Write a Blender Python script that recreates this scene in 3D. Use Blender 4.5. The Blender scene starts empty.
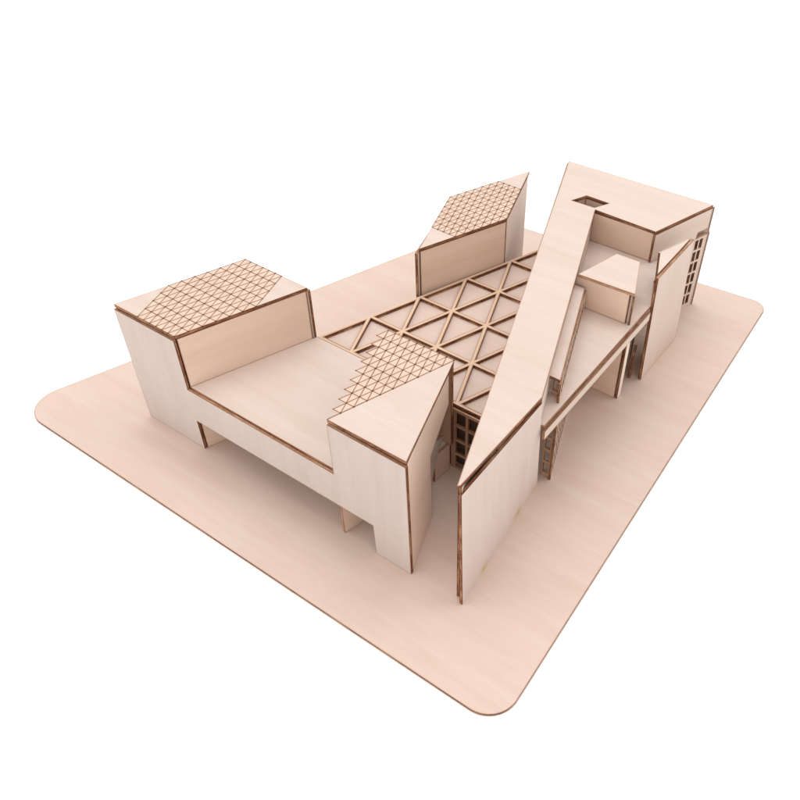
import bpy, bmesh, math, random
from mathutils import Vector, Matrix
from mathutils.geometry import tessellate_polygon

random.seed(7)
C = bpy.context.scene.collection
sc = bpy.context.scene

# ------------------------------------------------------------------ materials
def nt_new(name):
    m = bpy.data.materials.new(name); m.use_nodes = True
    nt = m.node_tree; nt.nodes.clear()
    out = nt.nodes.new('ShaderNodeOutputMaterial'); b = nt.nodes.new('ShaderNodeBsdfPrincipled')
    nt.links.new(b.outputs[0], out.inputs[0])
    return m, nt, b

def mixc(nt, fac, a, b, blend='MIX'):
    n = nt.nodes.new('ShaderNodeMix'); n.data_type = 'RGBA'; n.blend_type = blend
    for sock, v in ((n.inputs[0], fac), (n.inputs[6], a), (n.inputs[7], b)):
        if isinstance(v, (int, float)): sock.default_value = v
        elif isinstance(v, tuple): sock.default_value = (*v, 1)
        else: nt.links.new(v, sock)
    return n.outputs[2]

def ramp(nt, fac, lo, hi, a=0., b=1.):
    n = nt.nodes.new('ShaderNodeMapRange'); n.inputs[1].default_value = lo; n.inputs[2].default_value = hi
    n.inputs[3].default_value = a; n.inputs[4].default_value = b
    nt.links.new(fac, n.inputs[0]); return n.outputs[0]

def noise(nt, vec, sx, sy, detail=4., rough=.6, dist=0.):
    mp = nt.nodes.new('ShaderNodeMapping'); mp.inputs['Scale'].default_value = (sx, sy, 1)
    nt.links.new(vec, mp.inputs[0])
    n = nt.nodes.new('ShaderNodeTexNoise'); n.inputs['Scale'].default_value = 1.
    n.inputs['Detail'].default_value = detail; n.inputs['Roughness'].default_value = rough
    n.inputs['Distortion'].default_value = dist
    nt.links.new(mp.outputs[0], n.inputs['Vector']); return n.outputs['Fac']

def veneer(name, base, streak, scorch=(.36, .19, .085), sc_amt=.55, stains=()):
    """birch veneer: UV in metres, grain along u; 'scorch' attribute is 1 on laser cut edges"""
    m, nt, b = nt_new(name)
    uv = nt.nodes.new('ShaderNodeUVMap'); uv.uv_map = 'grain'
    v = uv.outputs[0]
    broad = noise(nt, v, 5, 80, 5, .62, .35)
    fine = noise(nt, v, 45, 1500, 4, .65)
    pore = noise(nt, v, 220, 4200, 2, .5)
    cloud = noise(nt, v, 16, 24, 3, .55)
    c = mixc(nt, ramp(nt, broad, .34, .72, 0, .85), base, tuple(x * k for x, k in zip(streak, (.97, .95, .93))))
    c = mixc(nt, ramp(nt, cloud, .42, .75, 0, .40), c, tuple(min(1, x * k) for x, k in zip(base, (1.02, 1.045, 1.07))))
    c = mixc(nt, ramp(nt, fine, .48, .80, 0, .42), c, tuple(x * k for x, k in zip(streak, (.86, .82, .78))))
    c = mixc(nt, ramp(nt, pore, .62, .8, 0, .22), c, tuple(x * k for x, k in zip(streak, (.72, .64, .58))))
    at = nt.nodes.new('ShaderNodeAttribute'); at.attribute_name = 'scorch'
    pw = nt.nodes.new('ShaderNodeMath'); pw.operation = 'POWER'; pw.inputs[1].default_value = 1.6
    nt.links.new(at.outputs['Fac'], pw.inputs[0])
    sn = noise(nt, v, 130, 130, 3, .6)
    mu = nt.nodes.new('ShaderNodeMath'); mu.operation = 'MULTIPLY'
    nt.links.new(pw.outputs[0], mu.inputs[0]); nt.links.new(ramp(nt, sn, .3, .75, .15, sc_amt * 1.3), mu.inputs[1])
    c = mixc(nt, mu.outputs[0], c, scorch)
    c = mixc(nt, ramp(nt, at.outputs['Fac'], .40, .85, 0, .66), c, (.25, .115, .055))      # burnt rim
    for (su, sv, sr) in stains:                       # dried glue
        ds = nt.nodes.new('ShaderNodeVectorMath'); ds.operation = 'DISTANCE'; ds.inputs[1].default_value = (su, sv, 0)
        nt.links.new(v, ds.inputs[0])
        ad = nt.nodes.new('ShaderNodeMath'); ad.operation = 'MULTIPLY_ADD'; ad.inputs[1].default_value = .006; nt.links.new(sn, ad.inputs[0]); nt.links.new(ds.outputs['Value'], ad.inputs[2])
        c = mixc(nt, ramp(nt, ad.outputs[0], .0025, .003 + sr, .75, 0), c, (.50, .33, .10))
    nt.links.new(c, b.inputs['Base Color'])
    b.inputs['Roughness'].default_value = .62
    b.inputs['Specular IOR Level'].default_value = .25
    bp = nt.nodes.new('ShaderNodeBump'); bp.inputs['Strength'].default_value = .10; bp.inputs['Distance'].default_value = .0003
    nt.links.new(fine, bp.inputs['Height']); nt.links.new(bp.outputs[0], b.inputs['Normal'])
    return m

def burnt(name, dark, mid, light):
    """laser cut edge of plywood: u along the edge, v through the thickness (0..1)"""
    m, nt, b = nt_new(name)
    uv = nt.nodes.new('ShaderNodeUVMap'); uv.uv_map = 'grain'
    n1 = noise(nt, uv.outputs[0], 420, 3.0, 4, .65)
    n2 = noise(nt, uv.outputs[0], 60, .9, 3, .6)
    sep = nt.nodes.new('ShaderNodeSeparateXYZ'); nt.links.new(uv.outputs[0], sep.inputs[0])
    w = nt.nodes.new('ShaderNodeMath'); w.operation = 'PINGPONG'; w.inputs[1].default_value = .5
    nt.links.new(sep.outputs[1], w.inputs[0])          # 0 at both faces, .5 in the core ply
    c = mixc(nt, ramp(nt, n1, .35, .68), dark, mid)
    c = mixc(nt, ramp(nt, n2, .46, .70, 0, .80), c, light)
    c = mixc(nt, ramp(nt, w.outputs[0], .14, .26, .85, 0), c, dark)
    nt.links.new(c, b.inputs['Base Color'])
    b.inputs['Roughness'].default_value = .75; b.inputs['Specular IOR Level'].default_value = .2
    return m

ALB = .86
def V(*c): return tuple(x * ALB for x in c)
PALE = veneer('birch_veneer_pale', V(.712, .598, .538), V(.668, .546, .480))
COOL = veneer('birch_veneer_cool', V(.605, .535, .512), V(.570, .492, .464))
BASE = veneer('birch_veneer_base', V(.735, .592, .522), V(.690, .538, .462), sc_amt=.35)
WARM = veneer('birch_veneer_warm_bounce', V(.800, .625, .525), V(.750, .565, .460))  # warm bounce light among the inner walls is put into this colour
LIT_WARM = veneer('birch_veneer_lit_warm', V(.940, .780, .680), V(.900, .730, .620))  # front tower side wall: light it lacks is put into this paler colour
GLUED = veneer('birch_veneer_glue_marks', V(.715, .618, .580), V(.672, .566, .522), stains=[(.002, .034, .0075), (.003, .092, .0085), (.004, .120, .004)])
LIT = veneer('birch_veneer_lit', V(.900, .795, .735), V(.860, .745, .675))  # lightened copy: light missing on shaded sheets is put into the colour
TOAST = veneer('birch_veneer_toasted', V(.735, .580, .485), V(.690, .530, .430))
RIB = veneer('birch_veneer_rib', V(.770, .565, .425), V(.720, .510, .370), sc_amt=.3)
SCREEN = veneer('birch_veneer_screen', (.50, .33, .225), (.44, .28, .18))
SHADED = veneer('birch_veneer_shaded', (.36, .225, .155), (.30, .18, .12))  # courtyard and tower interior shade is put into this darker colour
DARK = veneer('birch_veneer_deep_shade', (.10, .058, .042), (.075, .042, .03))  # shade behind the window openings is put into this dark colour
EDGE = burnt('laser_burnt_edge', (.065, .021, .010), (.30, .120, .058), (.52, .29, .165))
EDGEL = burnt('laser_cut_edge_light', (.20, .09, .045), (.46, .27, .16), (.60, .42, .30))
LINE = burnt('engraved_line', (.20, .085, .042), (.29, .135, .07), (.36, .19, .105))
DOT = burnt('engraved_node', (.05, .02, .01), (.07, .03, .015), (.11, .05, .025))
def table_mat():
    m, nt, b = nt_new('white_paper_sweep')
    tc = nt.nodes.new('ShaderNodeTexCoord')
    n = noise(nt, tc.outputs['Object'], 300, 300, 3, .6)
    nt.links.new(mixc(nt, n, (.955, .955, .955), (.965, .965, .965)), b.inputs['Base Color'])
    b.inputs['Roughness'].default_value = .9; b.inputs['Specular IOR Level'].default_value = .1
    return m

# ------------------------------------------------------------------ helpers
def area2(p): return sum(p[i][0] * p[i - 1][1] - p[i - 1][0] * p[i][1] for i in range(len(p))) * -.5
def offset(loop, d):
    """mitred inset of a closed loop; positive d moves to the left of travel"""
    n = len(loop); out = []
    for i in range(n):
        a, b, c = Vector(loop[i - 1]), Vector(loop[i]), Vector(loop[(i + 1) % n])
        e1 = (b - a).normalized(); e2 = (c - b).normalized()
        n1 = Vector((-e1.y, e1.x)); n2 = Vector((-e2.y, e2.x))
        k = 1 + n1.dot(n2)
        v = (n1 + n2) / max(k, .35)
        out.append(tuple(b + v * d))
    return out

class MB:
    """collects geometry for ONE mesh"""
    def __init__(s):
        s.bm = bmesh.new(); s.uv = s.bm.loops.layers.uv.new('grain'); s.sl = s.bm.loops.layers.float_color.new('scorch'); s.mats = []
    def mi(s, m):
        if m not in s.mats: s.mats.append(m)
        return s.mats.index(m)
    def face(s, pts, m, uvs, scs=None):
        try: f = s.bm.faces.new([s.bm.verts.new(p) for p in pts])
        except ValueError: return
        f.material_index = s.mi(m)
        for i, l in enumerate(f.loops):
            l[s.uv].uv = uvs[i]; k = scs[i] if scs else 0.
            l[s.sl] = (k, k, k, 1)
    def sheet(s, o, ex, ey, loops, t, front=PALE, back=None, edge=EDGE, grain='u', ring=.0011, centre=False):
        """flat plywood sheet: loops[0] outline, others holes, in the (ex, ey) frame at o; thickness t goes to -n (n = ex x ey)"""
        o = Vector(o); ex = Vector(ex).normalized(); ey = Vector(ey).normalized(); n = ex.cross(ey).normalized()
        back = back or front
        du, dv = random.uniform(0, 9), random.uniform(0, 9)
        U = (lambda p: (p[0] + du, p[1] + dv)) if grain == 'u' else (lambda p: (p[1] + du, p[0] + dv))
        W = lambda p, z: o + ex * p[0] + ey * p[1] + n * z
        L = []
        for i, lp in enumerate(loops):
            lp = [tuple(q) for q in lp]
            if (area2(lp) > 0) != (i == 0): lp.reverse()
            L.append(lp)
        inner = [offset(lp, ring) for lp in L] if ring else L
        flat = [p for lp in inner for p in lp]
        tris = tessellate_polygon([[Vector((p[0], p[1], 0)) for p in lp] for lp in inner])
        for z, mat, flip in ((0, front, False), (-t, back, True)):
            for tr in tris:
                P = [flat[i] for i in tr]
                a = (P[1][0]-P[0][0])*(P[2][1]-P[0][1])-(P[2][0]-P[0][0])*(P[1][1]-P[0][1])
                if (a < 0) != flip: P.reverse()
                s.face([W(p, z) for p in P], mat, [U(p) for p in P])
            if ring:
                for lp, ip in zip(L, inner):
                    for i in range(len(lp)):
                        j = (i + 1) % len(lp)
                        P = [lp[i], lp[j], ip[j], ip[i]]; S = [1, 1, 0, 0]
                        if flip: P.reverse(); S.reverse()
                        s.face([W(p, z) for p in P], mat, [U(p) for p in P], S)
        for lp in L:
            run = random.uniform(0, 5)
            for i in range(len(lp)):
                a, b = lp[i], lp[(i + 1) % len(lp)]
                d = math.dist(a, b)
                up = abs(n.z) < .3 and edge is EDGE and (b[0] - a[0]) * (ex.z * 0 - 1) > .7 * d and abs(ey.z) > .9   # top edges: light from above is put into a paler colour
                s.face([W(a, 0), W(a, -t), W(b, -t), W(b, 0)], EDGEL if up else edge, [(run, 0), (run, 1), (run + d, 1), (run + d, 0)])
                run += d
    def plate(s, poly, ztop, t, front=PALE, holes=(), **k):
        s.sheet((0, 0, ztop), (1, 0, 0), (0, 1, 0), [poly, *holes], t, front, **k)
    def wall(s, a, b, z0, z1, t, front=PALE, side=1, poly=None, holes=(), **k):
        """upright sheet from ground point a to b; its outer face is on the line, thickness goes to the left (side 1) or right of a->b"""
        A = Vector((a[0], a[1], 0)); B = Vector((b[0], b[1], 0)); d = (B - A); l = d.length
        poly = poly or [(0, z0), (l, z0), (l, z1), (0, z1)]
        if side == 1: s.sheet(A, d, (0, 0, 1), [poly, *holes], t, front, **k)        # n = d x z = right of a->b
        else:
            fl = lambda lp: [(l - x, z) for x, z in lp]
            s.sheet(B, -d, (0, 0, 1), [fl(poly), *[fl(h) for h in holes]], t, front, **k)
    def quadline(s, a, b, z, w, m=LINE):
        a, b = Vector(a), Vector(b); d = (b - a); l = d.length; d.normalize(); q = Vector((-d.y, d.x)) * w / 2
        r = random.uniform(0, 5)
        s.face([Vector((*(p), z)) for p in (a - q, b - q, b + q, a + q)], m, [(r, .5), (r + l, .5), (r + l, .52), (r, .52)])
    def build(s, name, parent=None, label=None):
        me = bpy.data.meshes.new(name)
        for m in s.mats: me.materials.append(m)
        s.bm.to_mesh(me); s.bm.free()
        o = bpy.data.objects.new(name, me); C.objects.link(o); o.parent = parent
        if label: o['label'] = label
        return o

T = .0024                     # plywood thickness
HT, ZL = .1162, .0673         # wall height, terrace level
RT = HT + .0029               # top of the tower roof plates
SLAB = .0873                  # floor of the wedge wing
S2 = -.3735                   # dx/dy of the long side of the wedge wing

# ------------------------------------------------------------------ the model
model = bpy.data.objects.new('architectural_model', None); C.objects.link(model)
model['label'] = 'laser cut birch plywood model of an angular museum building glued on a round cornered base'
model['category'] = 'architectural model'

# base board with rounded corners
def rounded(poly, radii, seg=14):
    out = []; n = len(poly)
    for i in range(n):
        a, b, c = Vector(poly[i - 1]), Vector(poly[i]), Vector(poly[(i + 1) % n])
        e1 = (a - b).normalized(); e2 = (c - b).normalized(); th = e1.angle(e2); r = radii[i]
        tl = r / math.tan(th / 2); p1 = b + e1 * tl; p2 = b + e2 * tl
        ctr = b + (e1 + e2).normalized() * (r / math.sin(th / 2))
        a1 = math.atan2(*(p1 - ctr).yx); a2 = math.atan2(*(p2 - ctr).yx); da = (a2 - a1 + math.pi) % (2 * math.pi) - math.pi
        for k in range(seg + 1):
            q = a1 + da * k / seg; out.append((ctr.x + r * math.cos(q), ctr.y + r * math.sin(q)))
    return out
mb = MB()
mb.plate(rounded([(-.3913, -.0612), (.1147, -.0600), (.0942, .4656), (-.216, .4427)], [.025, .022, .014, .022]), 0, .0019, BASE, ring=.0012)
mb.build('base_board', model)

# entrance facade: one sheet that runs across both front towers, cut out over the terrace and under the beam
mb = MB()
mb.wall((-.2845, 0), (0, 0), 0, 0, T, COOL, 1, poly=[(0, 0), (.0683, 0), (.0683, .0325), (.2512, .0322), (.2518, 0), (.2843, 0), (.2843, HT - .0016), (.2182, HT - .0012),
        (.2182, ZL - .0012), (.0680, ZL - .0008), (.0680, HT - .0010), (0, HT - .0012)], edge=EDGE, grain='v')
facade = mb.build('entrance_facade', model, 'pale grey sheet across the front with a low beam between two tall ends')

# ---- gridded tower roofs.  P(s,t) maps 0..10 x 0..10 onto the parallelogram
def para(o, u, v): return lambda s, t: (o[0] + u[0] * s / 10 + v[0] * t / 10, o[1] + u[1] * s / 10 + v[1] * t / 10)
def clip(p, q, poly):
    t0, t1 = 0., 1.; d = (q[0] - p[0], q[1] - p[1]); n = len(poly)
    for i in range(n):
        a, b = poly[i], poly[(i + 1) % n]; nx, ny = -(b[1] - a[1]), b[0] - a[0]
        num = nx * (p[0] - a[0]) + ny * (p[1] - a[1]); den = nx * d[0] + ny * d[1]
        if abs(den) < 1e-9:
            if num < -1e-6: return None
        elif den > 0: t0 = max(t0, -num / den)
        else: t1 = min(t1, -num / den)
    if t1 - t0 < 1e-4: return None
    return (p[0] + d[0] * t0, p[1] + d[1] * t0), (p[0] + d[0] * t1, p[1] + d[1] * t1)
def engrave(mb, P, region, diag, z):
    """three families of laser lines inside the convex region (in s,t)"""
    segs = []
    for k in range(0, 11): segs.append(((k, -1), (k, 11), 0)); segs.append(((-1, k), (11, k), 1))
    for k in range(-20, 31):
        if diag == 1: segs.append(((-1, k - 1), (11, k + 11), 2))
        else: segs.append(((-1, k + 1), (11, k - 11), 2))
    for p, q, f in segs:
        c = clip(p, q, region)
        if c: mb.quadline(P(*c[0]), P(*c[1]), z + .00008 + .00003 * f, .00070 if f < 2 else .00055)
    n = len(region)
    for s_ in range(11):
        for t_ in range(11):
            ok = all((-(region[(i+1) % n][1] - region[i][1])) * (s_ - region[i][0]) + (region[(i+1) % n][0] - region[i][0]) * (t_ - region[i][1]) > -1e-6 for i in range(n))
            if ok:
                x, y = P(s_, t_); r = random.uniform(.0006, .00085)
                mb.face([Vector((x + r * math.cos(a * math.pi / 3), y + r * math.sin(a * math.pi / 3), z + .00018)) for a in range(6)], DOT, [(x + .0003 * a, .5) for a in range(6)])

def gridded_roof(parent, P, outline, region, diag, RT=RT, name='roof'):
    """outline/region polygons in (s,t); plate with the engraved field a little toasted by the laser"""
    mb = MB()
    mb.plate([P(*q) for q in outline], RT, .0026, PALE)
    mb.plate([P(*q) for q in region], RT + .00006, .00003, TOAST, ring=0)   # scorched film of the engraved field
    engrave(mb, P, region, diag, RT + .00006)
    return mb.build(name, parent)

# left tower -----------------------------------------------------------------
LA, LB, LC, LD = (-.2845, .0), (-.2165, .0), (-.1782, .1040), (-.2462, .1040)
d1 = Vector((LC[0] - LB[0], LC[1] - LB[1])).normalized()
def along(p, d, l): return (p[0] + d[0] * l, p[1] + d[1] * l)
mb = MB()
mb.wall(along(LB, d1, .0028), along(LB, d1, .1095), 0, HT - .0004, T, WARM, 1)          # inner wall towards the terrace
tw = mb.build('tower', model, 'left tower with a gridded rhombus roof')
mb = MB(); mb.wall(LD, along(LA, d1, .0028), 0, HT - .0004, T, COOL, 1, grain='v'); mb.build('outer_wall', tw)
mb = MB(); mb.wall((-.1773, .1062), (LD[0] + .002, .1060), 0, HT - .0004, T, PALE, 1); mb.build('end_wall', tw)
gridded_roof(tw, para((-.2843, .0012), (.0685, 0), (.0384, .1022)), [(0, 0), (10, 0), (10, 10), (0, 10)],
             [(4, 0), (10, 0), (10, 6), (6, 10), (0, 10), (0, 4)], -1)

# front tower ----------------------------------------------------------------
FE, FF, FG, FH = (-.0663, .0), (0., .0), (-.0366, .0985), (-.0985, .0985)
fd = Vector((FG[0] - FF[0], FG[1] - FF[1])); fl = fd.length
mb = MB()
a0 = along(FF, fd.normalized(), .0028)
k = 1 / (fd.y / fl)
mb.wall(a0, along(FG, fd.normalized(), -.0004), 0, HT, T, LIT_WARM, 1, poly=[(0, 0), (.0515 * k - .0028, 0), (.0508 * k - .0028, .0690), (.0935 * k - .0028, .0748), (fl - .0034, .0748), (fl - .0034, HT - .0006), (0, HT - .0006)])
tf = mb.build('tower', model, 'front tower whose roof is half plain and half gridded with a jagged edge')
mb = MB(); mb.wall((-.0350, .1018), (FH[0] + .0115, .1018), .0300, HT - .0006, T + .0006, SHADED, 1); mb.build('end_wall', tf)
mb = MB(); mb.wall((FH[0] + .0135, FH[1] - .0053), (FE[0] + .0095, .0028), ZL + .001, HT - .0006, T, COOL, 1, grain='v'); mb.build('inner_wall', tf)
P = para((-.0664, .0010), (.0660, .0003), (-.0320, .0975))
saw = [(0, 0), (10, 0), (10, 10), (1, 10)]
for t_ in range(9, 0, -1): saw += [(0, t_), (1, t_)] if t_ > 0 else []
mb = MB()
mb.plate([P(0, 0), P(10, 0), P(10, 10), P(9.98, 10)][:3], RT, .0026, PALE)                           # plain half
out = [(0, 0), (10, 10), (1, 10)]
for t_ in range(9, 0, -1): out += [(0, t_), (1, t_)]
lift = [P(*q) for q in offset(list(reversed(out)), 0.0)]
mb.plate([P(s - .012, t + .012) for s, t in out], RT + .00002, .0006, TOAST, ring=0, edge=EDGEL)      # gridded half with its jagged edge
for k_ in range(0, 11):
    engr = []
    if k_ < 10: engr.append(((k_, max(k_, 0) if k_ else 99), (k_, 10)))
    for p, q in engr:
        if p[1] < 20: mb.quadline(P(*p), P(*q), RT + .00010, .00064)
    if k_ > 0: mb.quadline(P(1 if k_ == 10 else 0, k_), P(k_, k_), RT + .00013, .00064)
    if k_ < 10: mb.quadline(P(0, k_), P(10 - k_, 10), RT + .00016, .00055 if k_ else .0006)
    for s_ in range(1 if k_ in (0, 10) else 0, k_ + 1):
        x, y = P(s_, k_); r = random.uniform(.0006, .00085) * (.7 if s_ in (0,) else 1)
        mb.face([Vector((x + r * math.cos(a * math.pi / 3), y + r * math.sin(a * math.pi / 3), RT + .0002)) for a in range(6)], DOT, [(x + .0003 * a, .5) for a in range(6)])
mb.build('roof', tf)
# inner layers seen under the cut away corner of the side wall
nn = Vector((fd.y, -fd.x)).normalized()
mb = MB()
b0 = Vector(FF) - nn * .0034 + fd.normalized() * .03
q = lambda y: (y / (fd.y / fl)) - .03
mb.wall(tuple(b0), along(b0, fd.normalized(), .09), 0, 0, .0018, COOL, 1, poly=[(0, 0), (q(.0575), .0), (q(.0602), .0133), (q(.0594), .0203), (q(.0731), .0364), (q(.0948), .0435), (q(.0739), .0591), (q(.058), .066), (0, .066)])
mb.build('inner_panel', tf)
mb = MB(); mb.wall((-.0385, .0815), (-.0374, .1010), 0, 0, .002, WARM, 1, poly=[(0, 0), (.0193, 0), (.0193, .0295), (0, .0300)]); mb.build('low_wall', tf)

# post under the beam
mb = MB(); mb.wall((-.0638, .0008), (-.0520, .0500), 0, .0320, T, WARM, 1, edge=EDGEL); mb.build('beam_post', model)

# terrace between the two front towers ----------------------------------------
mb = MB()
mb.plate([(-.2155, .0022), (-.0672, .0022), (-.0990, .0996), (-.0392, .1016), (-.0392, .1062), (-.1772, .1062)], ZL + .0009, .0024, PALE, edge=EDGE)
mb.build('terrace', model)

# atrium roof: a triangular lattice of ribs over a sunk sheet ------------------
lx, ly, lb, lh = -.1764, .1065, .0352, .0470
N = 5
node = lambda r, j: Vector((lx + r * lb / 2 + j * lb, ly + r * lh))
ZT = ZL + .0008; DEP = .0030
mb = MB()
def rib_cell(tri):
    # ribs are half inside each cell, full width along the border
    if (tri[1] - tri[0]).cross(tri[2] - tri[0]) < 0: tri = [tri[0], tri[2], tri[1]]
    inn = []
    ws = []
    for i in range(3):
        a, b = tri[i], tri[(i + 1) % 3]
        ws.append(.0029 if onborder(a, b) else .0016)
    for i in range(3):
        a, b, c = tri[i - 1], tri[i], tri[(i + 1) % 3]
        e1 = (b - a).normalized(); e2 = (c - b).normalized(); n1 = Vector((-e1.y, e1.x)); n2 = Vector((-e2.y, e2.x))
        w1, w2 = ws[i - 1], ws[i]
        det = n1.x * n2.y - n1.y * n2.x
        inn.append(b + Vector(((w1 * n2.y - w2 * n1.y) / det, (n1.x * w2 - n2.x * w1) / det)))
    for i in range(3):
        j = (i + 1) % 3; a, b, c, d = tri[i], tri[j], inn[j], inn[i]
        e = (b - a).normalized(); l = (b - a).length; r = random.uniform(0, 5)
        f = lambda p: ((p - a).dot(e) + r, (p - a).dot(Vector((-e.y, e.x))) + r)
        mb.face([Vector((*p, ZT)) for p in (a, b, c, d)], RIB, [f(p) for p in (a, b, c, d)], [0, 0, 1, 1])
        mb.face([Vector((*c, ZT)), Vector((*c, ZT - DEP)), Vector((*d, ZT - DEP)), Vector((*d, ZT))], EDGE, [(r, 0), (r, .5), (r + l, .5), (r + l, 0)])
        if onborder(a, b):
            mb.face([Vector((*a, ZT)), Vector((*a, ZT - DEP)), Vector((*b, ZT - DEP)), Vector((*b, ZT))], EDGE, [(r, 0), (r, 1), (r + l, 1), (r + l, 0)])
corner = [node(0, 0), node(0, N), node(N, 0)]
def onborder(a, b):
    for i in range(3):
        p, q_ = corner[i], corner[(i + 1) % 3]; e = (q_ - p).normalized(); n_ = Vector((-e.y, e.x))
        if abs((a - p).dot(n_)) < 1e-5 and abs((b - p).dot(n_)) < 1e-5: return True
    return False
for r in range(N):
    for j in range(N - r):
        rib_cell([node(r, j), node(r, j + 1), node(r + 1, j)])
        if j < N - r - 1: rib_cell([node(r, j + 1), node(r + 1, j + 1), node(r + 1, j)])
at = mb.build('atrium_roof', model, 'triangular lattice of raised ribs over the atrium')
mb = MB(); mb.plate([tuple(c) for c in corner], ZT - DEP - .0001, .0016, BASE, ring=0); mb.build('sunk_panel', at)
# walls below the lattice
mb = MB(); mb.wall((corner[2].x + .004, corner[2].y - .0135), (corner[0].x + .0036, corner[0].y + .0035), 0, ZT - DEP - .0018, T, PALE, 1); mb.build('atrium_side_wall', model)
mb = MB()
hol = []
for c in range(3):
    for r in range(4):
        x0 = .0044 + c * .0114; z0 = .0030 + r * .0157
        hol.append([(x0, z0), (x0 + .0092, z0), (x0 + .0092, z0 + .0132), (x0, z0 + .0132)])
mb.wall((-.0382, .1034), (.0000, .1034), 0, ZT - .0024, .0018, SHADED, 1, holes=hol, ring=.0003, edge=EDGEL)
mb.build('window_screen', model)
mb = MB(); mb.wall((-.1740, .1040), (-.0400, .1040), 0, ZL - .0026, T, PALE, 1); mb.build('atrium_front_wall', model)
mb = MB(); mb.wall((-.0384, .1100), (.0000, .1100), 0, ZT - DEP - .0022, .0012, DARK, 1); mb.build('screen_backing', model)  # dark sheet added to give the openings their shade

# back tower -------------------------------------------------------------------
BA, BD, BC, BB = (-.1436, .2043), (-.1093, .2882), (-.1363, .3690), (-.1718, .2895)
HB, RB = .1113, .1142
mb = MB()
ad = Vector((BD[0] - BA[0], BD[1] - BA[1])).normalized(); ab = Vector((BB[0] - BA[0], BB[1] - BA[1])).normalized()
dc = Vector((BC[0] - BD[0], BC[1] - BD[1])).normalized()
mb.wall(along(BA, ad, .0016), BD, 0, HB - .0004, T, WARM, 1)
tb = mb.build('tower', model, 'back tower with a gridded rhombus roof beyond the atrium')
mb = MB(); mb.wall(along(BD, dc, .0026), BC, 0, HB - .0004, T, LIT, 1, grain='v', edge=EDGEL); mb.build('end_wall', tb)
mb = MB(); mb.wall(BB, (BA[0] - .0016, BA[1] - .0032), 0, HB - .0006, T, PALE, 1); mb.build('end_wall', tb)
mb = MB(); mb.wall((BC[0] - .0030, BC[1] - .0062), (BB[0] + .0030, BB[1] - .0003), 0, HB - .0004, T, PALE, 1); mb.build('outer_wall', tb)
gridded_roof(tb, para((-.1432, .2043), (.0343, .0835), (-.0284, .0852)), [(0, 0), (10, 0), (10, 10), (0, 10)],
             [(4, 0), (10, 0), (10, 6), (6, 10), (0, 10), (0, 4)], -1, RB)

# ---- wedge wing (right) ---------------------------------------------------------
sd = Vector((S2, 1)).normalized()                     # along its long side, away from the knife edge
sn = Vector((sd.y, -sd.x))                            # towards +x
wing = MB()
K = Vector((.0372, .0030))
wing.wall(tuple(K + sd * .001 - sn * -.0004), (-.1136, .4040), 0, HT + .0008, T, PALE, -1, grain='u')
wing = wing.build('wedge_wing', model, 'knife edged wing with a long sloping sided strip roof')
def part(mb, name, label=None): return mb.build(name, wing, label)
mb = MB()
mb.plate([(.0370, .0032), (.0385, .0050), (.0384, .1022), (-.0488, .3392), (.0109, .3368), (.0335, .4072), (-.1124, .4041)], RT, .0026, PALE,
         holes=[[(-.0737, .3412), (-.0668, .3566), (-.0438, .3560), (-.0510, .3418)]])
part(mb, 'roof', 'long strip roof that widens into a square end with a small hole')
# sheet at the knife edge, splayed outwards a little at its foot
o = Vector((.0448, .0010, 0)); ex = Vector((-.0161, .1270, 0)); top = Vector((.0402, .0030, .1157)) - o
exn = ex.normalized(); ey = (top - exn * top.dot(exn)); up = ey.length; eyn = ey.normalized()
tlx = top.dot(exn)
mb = MB()
KNIFE_TR = Vector((.0384, .1010, .1165))
mb.bm.free(); mb = MB()
def quadsheet(mb, c, t, front, grain='v', edges=None, du=None):
    """sheet on four measured corners (a little twisted), subdivided so it bends smoothly"""
    a, b, d, e = [Vector(x) for x in c]           # foot left, foot right, top right, top left
    n = (b - a).cross(e - a).normalized(); M = 10; du = random.uniform(0, 5) if du is None else du
    G = lambda i, j: (a.lerp(b, i / M)).lerp(e.lerp(d, i / M), j / M)
    w, h = (b - a).length, (e - a).length
    for i in range(M):
        for j in range(M):
            ij = [(i, j), (i + 1, j), (i + 1, j + 1), (i, j + 1)]
            uvs = [((y / M * h + du, x / M * w) if grain == 'v' else (x / M * w + du, y / M * h)) for x, y in ij]
            mb.face([G(*k_) for k_ in ij], front, uvs)
            mb.face([G(*k_) - n * t for k_ in reversed(ij)], front, list(reversed(uvs)))
    ring = [a, b, d, e]; r = 0
    for i in range(4):
        p, q_ = ring[i], ring[(i + 1) % 4]; l = (q_ - p).length
        mb.face([p, p - n * t, q_ - n * t, q_], edges[i] if edges else EDGE, [(r, 0), (r, 1), (r + l, 1), (r + l, 0)]); r += l
quadsheet(mb, [(.0448, .0006, .0), (.0288, .1282, .0), (.0396, .1008, .1152), (.0404, .0036, .1122)], T, GLUED, du=0.)
part(mb, 'knife_panel', 'pale sheet at the knife edge splayed outwards at its foot')
# inner wall of the strip, above the floor
mb = MB(); mb.wall((.0364, .1062), (-.0496, .3378), SLAB + .0002, HT - .0004, .0016, PALE, 1, grain='u', edge=EDGEL)
part(mb, 'strip_wall')
# floor
def nx(y, off=.0045): return .0372 + S2 * (y - .0030) + off
mb = MB()
mb.plate([(nx(.105), .105), (.0396, .1078), (.0392, .2810), (.0262, .3135), (.0215, .3560), (.0260, .4030), (-.0900, .4030), (nx(.38), .380)], SLAB, .0024, PALE)
part(mb, 'floor')
mb = MB(); mb.wall((.0404, .1080), (.0404, .2795), .0734, .0818, .0020, PALE, -1 if False else 1, edge=EDGEL); part(mb, 'floor_fascia')
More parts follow.
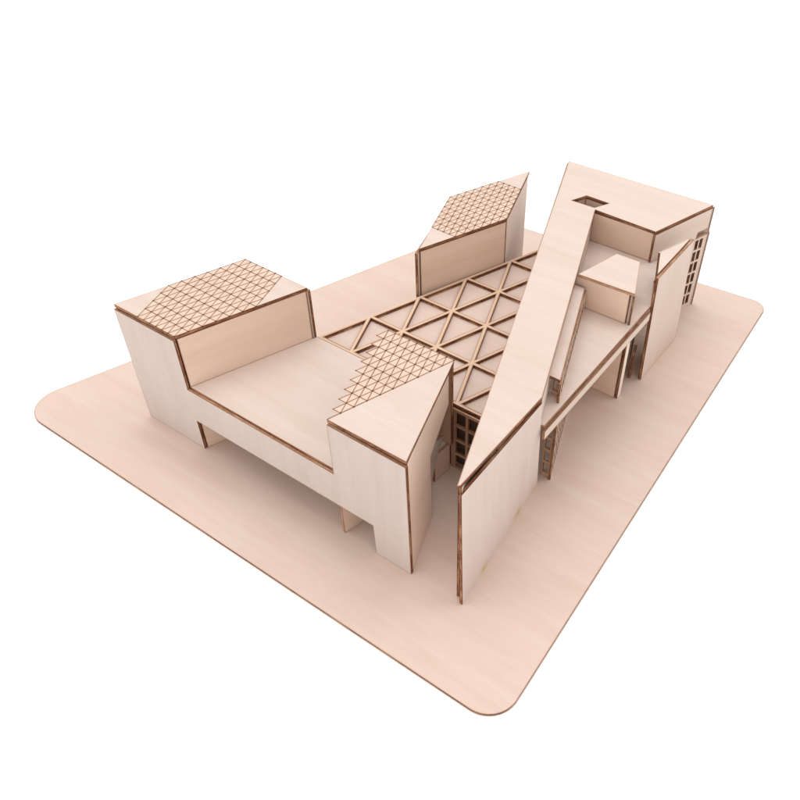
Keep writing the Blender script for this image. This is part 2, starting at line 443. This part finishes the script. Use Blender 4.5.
# tower end
mb = MB(); mb.wall((-.0515, .3390), (.0090, .3390), SLAB + .0002, HT - .0004, T, WARM, 1); part(mb, 'recess_wall')
fdv = Vector((.0224, .0706)); fln = fdv.length; kk = fln / .0706
mb = MB(); mb.wall((.0112, .3370), (.0336, .4076), 0, 0, T, PALE, 1, poly=[(0, SLAB + .0002), (.0560 * kk, SLAB + .0002), (.0575 * kk, .0955), (fln, .0955), (fln, HT - .0004), (0, HT - .0004)])
part(mb, 'overhanging_wall')
mb = MB(); mb.wall((.0343, .4108), (-.1090, .4066), 0.0895, HT - .0006, T, PALE, 1); part(mb, 'back_wall')
# tall window screen at the far end
A = Vector((-.0040, .3250)); B = Vector((.0307, .4205)); L_ = (B - A).length; dv = (B - A).normalized()
hol = []
for c in range(2):
    for r in range(6):
        x0 = L_ - .0044 - (c + 1) * .0046 - c * .0012; z0 = .0045 + r * .0128
        hol.append([(x0, z0), (x0 + .0042, z0), (x0 + .0042, z0 + .0104), (x0, z0 + .0104)])
mb = MB(); mb.wall(tuple(A), tuple(B), 0, .0815, T, PALE, 1, holes=hol, ring=.0002); part(mb, 'window_screen', 'tall screen with two columns of small openings')
mb = MB(); mb.wall((.0316, .4238), (-.0900, .4238), 0, .0825, T, PALE, 1); part(mb, 'back_wall')
mb = MB(); mb.wall((-.0120, .3258), (.0180, .4050), .0, .0815, T, WARM, 1, grain='v'); part(mb, 'screen_backing')
# wedge shaped pylon of two sheets
mb = MB(); mb.sheet((.0412, 0, 0), (0, 1, 0), (0, 0, 1), [[(.2885, 0), (.3635, 0), (.3495, .1160), (.2792, .1160)]], .0026, PALE, grain='v'); py = part(mb, 'pylon_panel')
mb = MB(); quadsheet(mb, [(.0290, .3270, 0.0), (.0392, .3530, 0.), (.0380, .3478, .1150), (.0264, .3146, .1150)], .0024, LIT, edges=[EDGE, EDGE, PALE, EDGE]); part(mb, 'pylon_panel')
mb = MB(); mb.plate([(.0384, .2828), (.0384, .3470), (.0262, .3140)], .1172, .0018, PALE); part(mb, 'pylon_lid')
# box on the floor with its trapezoid roof
mb = MB(); mb.plate([(-.0128, .2434), (.0372, .2450), (.0204, .2880), (-.0012, .2878)], RT, .0024, PALE, edge=EDGEL); bx = part(mb, 'roof_box', 'small box on the floor with a trapezoid roof')
mb = MB(); mb.wall((-.0150, .2462), (.0324, .2462), SLAB + .0002, HT + .0003, T, WARM, 1); part(mb, 'box_wall')
mb = MB(); mb.wall((.0366, .2466), (.0204, .2868), SLAB + .0002, HT + .0003, .0014, PALE, 1); part(mb, 'box_wall')
mb = MB(); mb.wall((.0326, .2484), (.0346, .2484), SLAB + .0002, HT + .0003, .0012, PALE, 1, ring=0, edge=EDGEL); part(mb, 'box_wall')
mb = MB(); mb.wall((.0200, .2872), (-.0020, .2872), SLAB + .0002, HT + .0003, T, PALE, 1); part(mb, 'box_wall')
# glazed ledge beside the strip
mb = MB(); mb.plate([(.0252, .1352), (.0346, .1352), (-.0052, .2436), (-.0148, .2436)], .1082, .0022, PALE, edge=EDGE); part(mb, 'ledge')
A = Vector((.0362, .1340)); B = Vector((-.0038, .2440)); L_ = (B - A).length
hol = [[(.004 + i * .0089, .0908), (.0102 + i * .0089, .0908), (.0102 + i * .0089, .1030), (.004 + i * .0089, .1030)] for i in range(12)]
mb = MB(); mb.wall(tuple(A), tuple(B), SLAB + .0002, .1060, .0018, TOAST, 1, holes=hol, ring=.0003); part(mb, 'window_screen')
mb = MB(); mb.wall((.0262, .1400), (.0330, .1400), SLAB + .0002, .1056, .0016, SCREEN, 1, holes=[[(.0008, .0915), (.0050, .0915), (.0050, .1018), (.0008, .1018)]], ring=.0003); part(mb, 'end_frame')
# glazing below the floor
A = Vector((.0358, .1370)); B = Vector((.0010, .2330)); L_ = (B - A).length
hol = [[(.004 + i * .0089, .004 + j * .0135), (.0100 + i * .0089, .004 + j * .0135), (.0100 + i * .0089, .0145 + j * .0135), (.004 + i * .0089, .0145 + j * .0135)] for i in range(10) for j in range(5)]
mb = MB(); mb.wall(tuple(A), tuple(B), 0, .0715, .0018, TOAST, 1, holes=hol, ring=.0003); part(mb, 'window_screen')
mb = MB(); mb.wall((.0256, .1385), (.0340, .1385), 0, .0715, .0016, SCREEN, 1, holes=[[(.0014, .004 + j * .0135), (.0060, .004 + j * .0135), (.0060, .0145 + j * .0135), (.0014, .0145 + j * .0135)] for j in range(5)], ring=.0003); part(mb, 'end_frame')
# supports under the floor
mb = MB(); mb.wall((.0040, .2535), (.0322, .2535), 0, .0845, T, WARM, 1); part(mb, 'leg')
mb = MB(); mb.wall((.0350, .2538), (.0350, .2605), 0, .0845, .0018, LIT, 1); part(mb, 'leg')
mb = MB(); mb.wall((-.0450, .3080), (.0200, .3080), 0, .0845, T, WARM, 1); part(mb, 'inner_wall')
mb = MB(); mb.wall((.0325, .2850), (.0290, .2960), 0, .0300, T, WARM, 1); part(mb, 'low_post')
# well below the roof hole
mb = MB()
wp = [(-.0757, .3404), (-.0506, .3410), (-.0432, .3572), (-.0680, .3578)]
for i in range(4):
    mb.wall(wp[(i + 1) % 4], wp[i], SLAB + .0004, HT - .0008, .0010, WARM, -1 if False else 1)
part(mb, 'skylight_well')

# ------------------------------------------------------------------ white sweep
me = bpy.data.meshes.new('tabletop'); bm = bmesh.new()
for p in ((-7, -5), (7, -5), (7, 9), (-7, 9)): bm.verts.new((*p, -.0022))
bm.faces.new(bm.verts); bm.to_mesh(me); bm.free(); me.materials.append(table_mat())
tbl = bpy.data.objects.new('tabletop', me); C.objects.link(tbl); tbl['kind'] = 'structure'
tbl['label'] = 'plain white studio tabletop under the wooden model'; tbl['category'] = 'tabletop'

# ------------------------------------------------------------------ light
w = bpy.data.worlds.new('World'); sc.world = w; w.use_nodes = True
# a light tent: bright diffusing walls, dimmer roof, cool on one side and warm on the other
wn = w.node_tree; bg = wn.nodes['Background']
geo = wn.nodes.new('ShaderNodeTexCoord'); sp = wn.nodes.new('ShaderNodeSeparateXYZ'); wn.links.new(geo.outputs['Generated'], sp.inputs[0])
dt = wn.nodes.new('ShaderNodeVectorMath'); dt.operation = 'DOT_PRODUCT'; dt.inputs[1].default_value = (.85, -.53, 0)
wn.links.new(geo.outputs['Generated'], dt.inputs[0])
WCOOL, WWARM = (1, .965, .93), (1, .90, .805)
wn.links.new(mixc(wn, ramp(wn, dt.outputs['Value'], -.5, .8), WCOOL, WWARM), bg.inputs[0])
W_HOR, W_ZEN = 1.38, .78
fl_ = wn.nodes.new('ShaderNodeVectorMath'); fl_.operation = 'DOT_PRODUCT'; fl_.inputs[1].default_value = (-.6, -.8, 0)   # fill added at the front left to lighten ground under the beam
wn.links.new(geo.outputs['Generated'], fl_.inputs[0])
ml = wn.nodes.new('ShaderNodeMath'); ml.operation = 'MULTIPLY'
wn.links.new(ramp(wn, fl_.outputs['Value'], -.6, .9, .88, 1.60), ml.inputs[0])
wn.links.new(ramp(wn, sp.outputs[2], .05, .75, W_HOR, W_ZEN), ml.inputs[1]); wn.links.new(ml.outputs[0], bg.inputs[1])
def area(name, loc, target, size, power, col=(1, 1, 1)):
    l = bpy.data.lights.new(name, 'AREA'); l.shape = 'RECTANGLE'; l.size, l.size_y = size; l.energy = power; l.color = col
    o = bpy.data.objects.new(name, l); C.objects.link(o); o.location = loc
    o.rotation_euler = (Vector(target) - Vector(loc)).to_track_quat('-Z', 'Y').to_euler(); return o
area('softbox', (-.5, .65, 3.1), (-.05, .2, 0), (2.4, 2.4), 49, (.95, .975, 1))
area('side_fill', (1.5, 1.6, 2.6), (-.1, .25, .08), (1.4, 1.2), 16, (1, .99, .98))  # unseen fill lamp added to lift the dark right-facing walls

# ------------------------------------------------------------------ camera
R = Matrix(((0.8125642210201044, 0.5828624493942266, -0.0032789943814658384), (0.4035066148494435, -0.5665673995403996, -0.7184593193429758), (-0.4206207299821705, 0.5824712412335838, -0.6955612515408505)))
cam = bpy.data.cameras.new('camera'); co = bpy.data.objects.new('camera', cam); C.objects.link(co)
M = Matrix((R[0], -R[1], -R[2])).transposed().to_4x4()
M.translation = Vector((0.2274953288398528, -0.27287725285641035, 0.506904733024147))
co.matrix_world = M
cam.sensor_width = 36; cam.sensor_fit = 'HORIZONTAL'; cam.lens = 36 * 836.8169531228745 / 800
cam.shift_x = -(444.7109 - 400) / 800; cam.shift_y = (412.1604 - 400) / 800
cam.clip_start = .01; cam.clip_end = 100
sc.camera = co
sc.view_settings.view_transform = 'Standard'; sc.view_settings.look = 'None'; sc.view_settings.exposure = 0; sc.view_settings.gamma = 1
